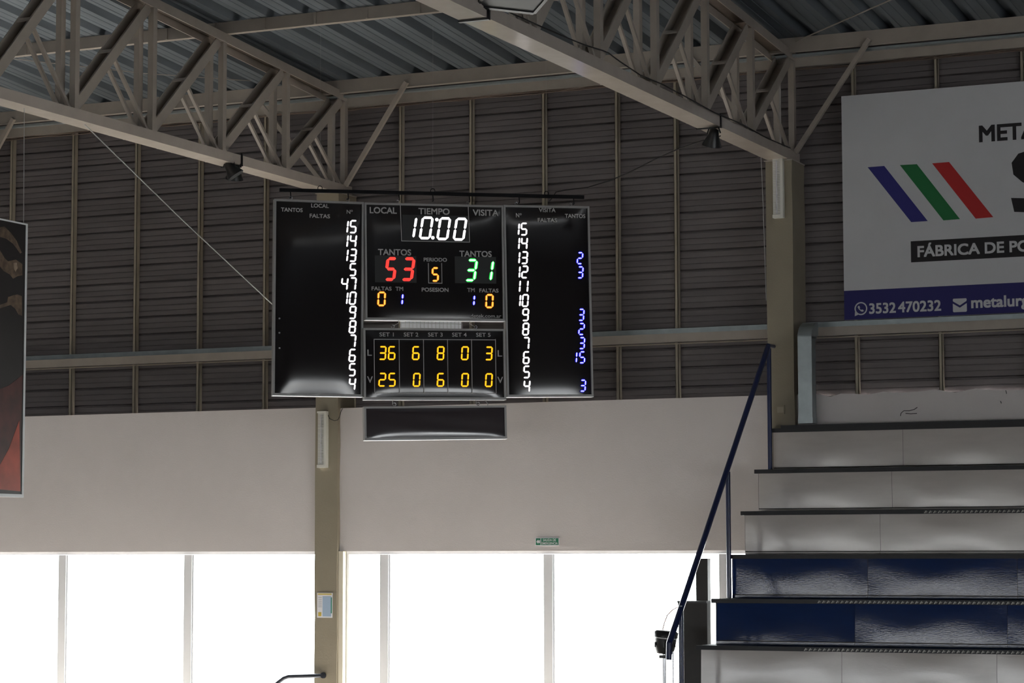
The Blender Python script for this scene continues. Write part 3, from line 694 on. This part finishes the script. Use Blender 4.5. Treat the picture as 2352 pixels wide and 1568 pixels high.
# ================================================================== SCOREBOARD
ANG = math.radians(39.0)
SU = Vector((math.cos(ANG), math.sin(ANG), 0)); SV = Vector((0, 0, 1)); SN = SU.cross(SV)   # SN faces the court
d = ray(998, 690); t = (-2.0-CAM.y)/d.y; S0 = CAM + d*t
def shit(x, y, off=0.0):
    d = ray(x, y); t = (S0+SN*off-CAM).dot(SN)/d.dot(SN); p = CAM + d*t - S0
    return p.dot(SU), p.dot(SV)
class Panel:
    def __init__(s, name, tl, tr, br, bl, label, face, thick=0.09, off=0.0, bulge=0.012, fw=0.021):
        s.off = off
        q = [shit(*p, off) for p in (tl, tr, br, bl)]
        ca = sum(p[0] for p in q)/4; cb = sum(p[1] for p in q)/4
        ux, uy = (q[1][0]-q[0][0]+q[2][0]-q[3][0])/2, (q[1][1]-q[0][1]+q[2][1]-q[3][1])/2
        vx, vy = (q[0][0]-q[3][0]+q[1][0]-q[2][0])/2, (q[0][1]-q[3][1]+q[1][1]-q[2][1])/2
        roll = 0.5*(math.atan2(uy, ux) + math.atan2(-vx, vy))
        s.w = math.hypot(ux, uy); s.h = math.hypot(vx, vy)
        s.u = SU*math.cos(roll) + SV*math.sin(roll); s.v = -SU*math.sin(roll) + SV*math.cos(roll); s.n = SN
        s.c = S0 + SN*off + SU*ca + SV*cb
        s.root = empty(name, s.c - s.v*s.h/2, label, 'scoreboard', 'scoreboard panels')
        w, h = s.w/2, s.h/2
        def fr(b):
            for (a0, b0, a1, b1, e) in ((-w, -h, w, -h+fw, 0.012), (-w, h-fw, w, h, 0.006), (-w, -h+fw, -w+fw, h-fw, 0.006), (w-fw, -h+fw, w, h-fw, 0.006)):
                b.obox(s.P(a0, b0, -thick), s.u*(a1-a0), s.v*(b1-b0), s.n*(thick+e))
        part('frame', ALU, s.root, fr)
        part('back_cover', ALU, s.root, lambda b: b.obox(s.P(-w+fw, -h+fw, -thick), s.u*(2*w-2*fw), s.v*(2*h-2*fw), s.n*0.01))
        part('bottom_lip', WHITEFR, s.root, lambda b: b.obox(s.P(-w, -h-0.007, -thick), s.u*(2*w), s.v*0.006, s.n*(thick+0.014)))
        nx, ny = 24, 40; vs = []; W, H = w-fw, h-fw
        for j in range(ny+1):
            for i in range(nx+1):
                a = i/nx*2-1; c = j/ny*2-1
                d = bulge*((1-a**6)*(1-abs(c)**5)) - bulge*0.9 - 0.003 + 0.0005*math.sin(3*a+2*c)*math.sin(4*c)
                vs.append(s.P(a*W, c*H, min(d, 0.003)))
        part('face', face, s.root, lambda b: b.add(vs, [(j*(nx+1)+i, j*(nx+1)+i+1, (j+1)*(nx+1)+i+1, (j+1)*(nx+1)+i) for j in range(ny) for i in range(nx)], True))
    def P(s, a, b, e=0.0): return s.c + s.u*a + s.v*b + s.n*e
    def loc(s, x, y):
        d = ray(x, y); t = (s.c-CAM).dot(s.n)/d.dot(s.n); p = CAM + d*t - s.c; return p.dot(s.u), p.dot(s.v)
    def text(s, txt, x0, ybot, ytop, x1, bold=0.028):
        a0, b0 = s.loc(x0, ybot); _, b1 = s.loc(x0, ytop); a1, _ = s.loc(x1, ybot)
        lettering(txt, s.P(a0, b0, 0.0035), s.u*(a1-a0), s.v*(b1-b0), s.n, GREYT, s.root, 0.0, lift=0.0005, heavy=bold)
    def line(s, x0, y0, x1, y1, wpx=1.6, name='printed_line'):
        a0, b0 = s.loc(x0, y0); a1, b1 = s.loc(x1, y1); wd = wpx*0.0045
        part(name, GREYT, s.root, lambda b: b.beam(s.P(a0, b0, 0.0038), s.P(a1, b1, 0.0038), wd, 0.0015, s.u if abs(a1-a0) < abs(b1-b0) else s.v))
    def rect(s, name, m, x0, y0, x1, y1, e=0.003):
        a0, b0 = s.loc(x0, y1); a1, b1 = s.loc(x1, y0)
        part(name, m, s.root, lambda b: b.obox(s.P(a0, b0, e), s.u*(a1-a0), s.v*(b1-b0), s.n*0.0006))
    def eye(s, px, top=True, R=0.016):
        a, _ = s.loc(px, 700); y = s.h/2 if top else -s.h/2; sg = 1 if top else -1
        part('eye_bolt', CHROME, s.root, lambda b: (b.ring(s.P(a, y+sg*0.022, -0.03), s.u, s.v, R, 0.0035), b.tube([s.P(a, y, -0.03), s.P(a, y+sg*0.01, -0.03)], 0.004, 6)))
SEG = {'0': 'abcdef', '1': 'bc', '2': 'abged', '3': 'abgcd', '4': 'fgbc', '5': 'afgcd', '6': 'afgedc', '7': 'abc', '8': 'abcdefg', '9': 'abfgcd'}
def digit(pn, ch, x0, y0, x1, y1, st, outer, core=None, cr=0.5, sl=0.09, dots=None):
    """seven-segment digit: pixel box of the slanted cell; st stroke in px"""
    a0, b0 = pn.loc(x0, y1); a1, b1 = pn.loc(x1, y0); h = b1-b0; sh = sl*h; wd = (a1-a0)-sh; t = st*(a1-a0)/max(x1-x0, 1)
    def pt(x, y, e): return pn.P(a0 + x + sh*(y/h), b0 + y, e)
    hw = t/2; g = t*0.06; m = h/2
    ends = {'a': ((hw, h-hw), (wd-hw, h-hw)), 'd': ((hw, hw), (wd-hw, hw)), 'g': ((hw, m), (wd-hw, m)),
            'f': ((hw, m), (hw, h-hw)), 'b': ((wd-hw, m), (wd-hw, h-hw)), 'e': ((hw, hw), (hw, m)), 'c': ((wd-hw, hw), (wd-hw, m))}
    def segs(b, k, e, gg):
        for q in SEG[ch]:
            (xa, ya), (xb, yb) = ends[q]; hz = q in 'adg'; r = hw*k
            if hz: pts = [(xa+gg, ya), (xa+gg+r, ya+r), (xb-gg-r, ya+r), (xb-gg, ya), (xb-gg-r, ya-r), (xa+gg+r, ya-r)]
            else: pts = [(xa, ya+gg), (xa+r, ya+gg+r), (xa+r, yb-gg-r), (xa, yb-gg), (xa-r, yb-gg-r), (xa-r, ya+gg+r)]
            b.slab([pt(x, y, e) for x, y in pts], pn.n*0.0008)
    o = part('digit', outer, pn.root, lambda b: segs(b, 1.0, 0.0038, g))
    if dots:
        def dd(b):
            for q in SEG[ch]:
                (xa, ya), (xb, yb) = ends[q]; hz = q in 'adg'; L = (xb-xa if hz else yb-ya)-t*0.7; n = max(3, int(L/(t*0.36))); s = t*0.09
                for i in range(n+1):
                    for rr in (-0.2, 0.2):
                        f = t*0.35 + L*i/n
                        x, y = (xa+f, ya+rr*t) if hz else (xa+rr*t, ya+f)
                        b.slab([pt(x+dx*s, y+dy*s, 0.0052) for dx, dy in ((-1, -1), (1, -1), (1, 1), (-1, 1))], pn.n*0.0005)
        part('led_dots', dots, o, dd, kind='stuff')
    elif core: part('led_core', core, o, lambda b: segs(b, cr, 0.0052, g+hw*(1-cr)*0.6))
LW = emis('led_white', (1.0, 0.97, 1.0), 1.7)
LBO = emis('led_blue', (0.004, 0.004, 1.0), 1.0); LBC = emis('led_blue_core', (0.80, 0.82, 1.0), 1.5)
LY = emis('led_yellow_edge', (1.0, 0.30, 0.0), 1.0); LYC = emis('led_yellow', (1.0, 0.68, 0.002), 1.15)
LO = emis('led_orange', (1.0, 0.25, 0.0), 1.0); LOC = emis('led_orange_core', (1.0, 0.72, 0.12), 1.25)
LR = emis('led_red', (1.0, 0.0, 0.008), 1.1); LRD = emis('led_red_dots', (1.0, 0.36, 0.20), 1.05)
LG = emis('led_green', (0.0, 1.0, 0.07), 1.0); LGC = emis('led_green_core', (0.62, 1.0, 0.75), 1.5)

PL = Panel('scoreboard_panel', (630.4, 456.7), (836, 463.9), (833.2, 910.2), (625.9, 907), 'tall black scoreboard panel for the home players, left of the main clock panel', FACE, bulge=0.022)
PR = Panel('scoreboard_panel', (1156.8, 470.8), (1353.8, 473.4), (1362.7, 909.9), (1164.4, 910.8), 'tall black scoreboard panel for the visiting players, right of the main clock panel', FACE, bulge=0.016)
PC = Panel('scoreboard_panel', (836.8, 464.8), (1155.3, 471.8), (1160, 737.3), (839.5, 732.7), 'main black scoreboard panel with the white clock and red and green scores', FACE, off=0.005, bulge=0.012)
PS = Panel('scoreboard_panel', (834.5, 753.2), (1160, 755.1), (1162, 916.8), (836.1, 916.9), 'black scoreboard panel with yellow set scores under the clock panel', FACE, off=0.05, bulge=0.014)
PB = Panel('scoreboard_panel', (836.1, 933.2), (1162.6, 930.9), (1164.4, 1006.8), (837.6, 1009.7), 'unlit low glossy scoreboard panel hanging lowest of all', SMOKE, off=0.05, bulge=0.005)

# left panel
PL.text('TANTOS', 645.2, 485.6, 476.3, 695); PL.text('LOCAL', 714.6, 476.4, 467.2, 755); PL.text('FALTAS', 711, 499.9, 490.6, 757.8); PL.text('N', 796, 490.8, 481.8, 804.6); PL.text('o', 805.6, 486.2, 481.9, 810)
rows = ['15', '14', '13', '5', '47', '10', '9', '8', '7', '6', '5', '4']
for i, s in enumerate(rows):
    y = 505.4 + 32.83*i; dx = -2.2*i/11
    digit(PL, s[-1], 801.3+dx, y, 820.8+dx, y+30.2, 3.6, LW, sl=0.10)
    if len(s) == 2: digit(PL, s[0], 782.3+dx, y, 801.8+dx, y+30.2, 3.6, LW, sl=0.10)
for y in (731, 764, 799):
    a, c = PL.loc(642, y)
    part('screw', CHROME, PL.root, lambda b: b.lathe(PL.P(a, c, 0.001), PL.n, [(0, 0.012), (0.006, 0.008)], 10))
# right panel
PR.text('N', 1184.8, 499, 489.3, 1192.6); PR.text('o', 1193.6, 494.2, 489.6, 1198); PR.text('VISITA', 1237.5, 487, 477.3, 1276); PR.text('FALTAS', 1235, 510, 500.5, 1279.3); PR.text('TANTOS', 1297.5, 500.3, 491, 1344.3)
rows = ['15', '14', '13', '12', '11', '10', '9', '8', '7', '6', '5', '4']
blue = {2: '2', 3: '3', 6: '3', 7: '2', 8: '3', 9: '15', 11: '3'}
for i, s in enumerate(rows):
    y = 511.2 + 32.78*i; dx = 6.6*i/11
    digit(PR, s[-1], 1194.4+dx, y, 1212.2+dx, y+29.8, 3.5, LW, sl=0.09)
    if len(s) == 2: digit(PR, s[0], 1175.6+dx, y, 1194.4+dx, y+29.8, 3.5, LW, sl=0.09)
    if i in blue:
        y = 578.4 + (i-2)*32.5; bx = 1322.6 + 6.5*(i-2)/9; bs = blue[i]
        digit(PR, bs[-1], bx, y-0.8, bx+18.6, y+29.8, 5.2, LBO, LBC, 0.36, sl=0.09)
        if len(bs) == 2: digit(PR, bs[0], bx-18.6, y-0.8, bx, y+29.8, 5.2, LBO, LBC, 0.36, sl=0.09)
# centre panel
PC.line(919.3, 470.8, 922.4, 553.5); PC.line(1075.2, 474.6, 1078.5, 556.3); PC.line(921.6, 553.2, 1079.2, 556.0)
PC.rect('display_window', MODULE, 924.5, 496, 1076, 552)
PC.rect('display_window', MODULE, 861, 588, 956, 648); PC.rect('display_window', MODULE, 1045, 590, 1139, 650)
PC.text('LOCAL', 849, 489.8, 475, 911.2); PC.text('TIEMPO', 961, 492, 477.4, 1032.6); PC.text('VISITA', 1085.7, 495, 480.7, 1144.8)
digit(PC, '1', 923.6, 497.0, 959.4, 548.0, 5.5, LW, sl=0.165)
digit(PC, '0', 961, 497.3, 996.8, 549.4, 5.5, LW, sl=0.165); digit(PC, '0', 1001.3, 498.9, 1036.9, 551.3, 5.5, LW, sl=0.165); digit(PC, '0', 1038.8, 500.0, 1074.2, 552.5, 5.5, LW, sl=0.165)
for x, y in ((1003.2, 504.4), (993.9, 545.9)):
    a, c = PC.loc(x, y); part('colon_dot', LW, PC.root, lambda b: b.lathe(PC.P(a, c, 0.0038), PC.n, [(0, 0.019), (0.001, 0.019)], 16))
PC.text('TANTOS', 868.2, 585.7, 571.3, 944.2); PC.text('TANTOS', 1055, 589.3, 575.3, 1129.2)
digit(PC, '5', 880.5, 590.2, 914.6, 645.3, 7.4, LR, dots=LRD, sl=0.145); digit(PC, '3', 919, 590.6, 955.2, 645.5, 7.4, LR, dots=LRD, sl=0.145)
digit(PC, '3', 1064, 593.5, 1099.6, 647.5, 8.0, LG, LGC, 0.52, sl=0.15); digit(PC, '1', 1101.5, 594.5, 1137.2, 648.5, 8.0, LG, LGC, 0.52, sl=0.15)
PC.text('PERIODO', 973, 600.2, 591.5, 1026.4)
PC.line(983.7, 604, 984.3, 650); PC.line(1014.2, 604, 1015, 650.8); PC.line(983.7, 649.8, 1015.6, 650.4)
digit(PC, '5', 990, 613, 1009.2, 647.3, 5.0, LO, LOC, 0.45, sl=0.05)
PC.text('FALTAS', 853.4, 666.7, 657.7, 899.3); PC.text('TM', 908.2, 667.6, 658.4, 926); PC.text('POSESION', 968.4, 669.5, 660.3, 1030); PC.text('TM', 1073, 670.4, 661.2, 1090.3); PC.text('FALTAS', 1100.8, 671.3, 662.3, 1144.8)
digit(PC, '0', 865.6, 669.0, 887.0, 703.6, 5.0, LO, LOC, 0.45, sl=0.05); digit(PC, '0', 1113.6, 674.6, 1134.6, 708.2, 5.0, LO, LOC, 0.45, sl=0.05)
digit(PC, '1', 907.5, 671.0, 928.6, 703.0, 6.4, LBO, LBC, 0.4, sl=0.09); digit(PC, '1', 1073, 674.2, 1093.2, 705.0, 6.4, LBO, LBC, 0.4, sl=0.09)
PC.text('detek.com.ar', 1080.8, 729.3, 721, 1151.2, 0.02)
# sets panel
PS.line(858.8, 779, 1138.2, 780.3); PS.line(860, 902.2, 1139.8, 903.3)
for xa, xb in ((859, 860.4), (916.5, 917.8), (972.3, 973.7), (1027.7, 1029), (1082.8, 1084.3), (1137.8, 1139.4)): PS.line(xa, 778.6, xb, 903)
for k, (x0, x1) in enumerate(((871.4, 904.2), (927.3, 960.8), (983.1, 1016.6), (1038.2, 1071.7), (1093.4, 1126.5))): PS.text('SET %d' % (k+1), x0, 772.4+k*0.2, 763.2+k*0.2, x1, 0.015)
for dx, y0, y1, s in ((843.7, 816.7, 802.6, 'L'), (843.2, 879, 864, 'V'), (1142.9, 818.6, 804.1, 'L'), (1142.3, 879.6, 865.1, 'V')): PS.text(s, dx, y0, y1, dx+(10.3 if s == 'L' else 13), 0.015)
for ch, x, y in (('3', 868.9, 794.3), ('6', 890, 794.3), ('6', 945.4, 794.5), ('8', 1002.2, 794.7), ('0', 1058, 794.8), ('3', 1112.8, 795.2)): digit(PS, ch, x, y, x+19.4, y+32.4, 3.7, LY, LYC, 0.72, sl=0.07)
for ch, x, y in (('2', 868.2, 855.6), ('5', 890.6, 855.6), ('0', 947.2, 855.9), ('6', 1002.2, 855.9), ('0', 1058.2, 856.1), ('0', 1113, 856.6)): digit(PS, ch, x, y, x+19.4, y+32.4, 3.7, LY, LYC, 0.72, sl=0.07)

# hanging bar, hooks and wires
bl = shit(642, 436.2, -0.03); br = shit(1341, 452.8, -0.03)
def SP(a, b, e): return S0 + SU*a + SV*b + SN*e
HB = empty('hanger_bar', SP((bl[0]+br[0])/2, (bl[1]+br[1])/2, -0.03), 'long black steel bar from which the scoreboard panels hang', 'bar')
part('bar', BLACKB, HB, lambda b: b.beam(SP(bl[0], bl[1], -0.03), SP(br[0], br[1], -0.03), 0.036, 0.036, SV))
def bar_at(px):
    a = shit(px, 445, -0.03)[0]; f = (a-bl[0])/(br[0]-bl[0]); return a, bl[1]+(br[1]-bl[1])*f
for px in (667, 799, 916.5, 994, 1078, 1192, 1317):
    a, z = bar_at(px)
    part('hook', BLACKB, HB, lambda b: b.tube([SP(a, z-0.01, -0.03), SP(a+0.004, z-0.05, -0.03), SP(a+0.006, z-0.075, -0.03), SP(a-0.006, z-0.085, -0.03)], 0.006, 6))
for px in (735, 994, 1255):
    a, z = bar_at(px)
    part('loop', BLACKB, HB, lambda b: b.ring(SP(a, z+0.03, -0.03), SU, SV, 0.024, 0.004))
    part('suspension_wire', WIRE, HB, lambda b: b.tube([SP(a, z+0.05, -0.03), Vector((SP(a, z, -0.03).x, SP(a, z, -0.03).y, zroof(SP(a, z, -0.03).y)))], 0.0012, 4))
PL.eye(667); PL.eye(799); PC.eye(916.5); PC.eye(1078); PR.eye(1192); PR.eye(1317)
PS.eye(903); PS.eye(1093); PB.eye(903); PB.eye(1095)
for px in (917, 1080):
    a, c = PC.loc(px, 736); p = PC.P(a, -PC.h/2, -0.03); q = PS.P(PS.loc(903 if px < 1000 else 1093, 750)[0], PS.h/2+0.022, -0.03)
    part('link', WIRE, PC.root, lambda b: b.tube([p, p+Vector((0, 0, -0.03)), q], 0.004, 5))
for px in (903, 1095):
    a, c = PS.loc(px, 916); p = PS.P(a, -PS.h/2-0.007, -0.03); q = PB.P(PB.loc(px, 930)[0], PB.h/2+0.022, -0.03)
    part('link', WIRE, PS.root, lambda b: b.tube([p, q], 0.004, 5))
q0 = shit(1105, 915, -0.03); q1 = shit(1112, 920, -0.03); q2 = shit(1118, 928, -0.03); q3 = shit(1118, 934, -0.03)
part('signal_lead', WIRE, PB.root, lambda b: b.tube([SP(*q0, 0.02), SP(*q1, 0.02), SP(*q2, 0.02), SP(*q3, 0.0)], 0.005, 6))
# wire mesh tray between clock panel and sets panel
g0 = shit(922, 753, -0.12); g1 = shit(1062, 733, -0.12)
TR = empty('mesh_tray', SP((g0[0]+g1[0])/2, g0[1], -0.12), 'pale wire mesh tray behind the gap between clock and set panels', 'tray')
zz0, zz1 = g0[1]-0.05, g1[1]+0.05; nn = 16
for i in range(nn+1):
    a = g0[0] + (g1[0]-g0[0])*i/nn
    part('upright_wire', WIRE, TR, lambda b: b.tube([SP(a, zz0, -0.12), SP(a, zz1, -0.12)], 0.0025, 4))
for i in range(5):
    z = zz0 + (zz1-zz0)*i/4
    part('cross_wire', WIRE, TR, lambda b: b.tube([SP(g0[0], z, -0.12), SP(g1[0], z, -0.12)], 0.0025, 4))
part('back_plate', WHITEFR, TR, lambda b: b.obox(SP(g0[0]+0.0, zz0, -0.17), SU*(g1[0]-g0[0]-0.0), SV*(zz1-zz0), SN*0.004))
part('strap', WIRE, TR, lambda b: (b.beam(SP(g0[0]+0.1, zz1, -0.13), SP(g0[0]+0.1, zz1+0.2, -0.092), 0.02, 0.004, SU), b.beam(SP(g1[0]-0.1, zz1, -0.13), SP(g1[0]-0.1, zz1+0.2, -0.092), 0.02, 0.004, SU)))
# black supply cable from the bar to the right truss floodlight
a0 = shit(1262, 462, -0.04); 
pts = [SP(*a0, -0.04), SP(*shit(1270, 452, -0.04), -0.04), SP(*shit(1277, 441, -0.04), -0.04), SP(*shit(1300, 436, -0.04), -0.04)]
e = atX(1655, 312, TRX[2]+0.1); s = pts[-1]
for px, py, f in ((1350, 430, 0.18), (1400, 415, 0.33), (1450, 394, 0.47), (1500, 368, 0.6), (1560, 341, 0.76), (1610, 324, 0.9)):
    dd = ray(px, py); yy = s.y + (e.y-s.y)*f; pts.append(CAM + dd*((yy-CAM.y)/dd.y))
pts.append(e)
MB().tube(pts, 0.006, 6).build('supply_cable', DARKW, label='sagging black cable from the scoreboard bar to the right truss', cat='cable')
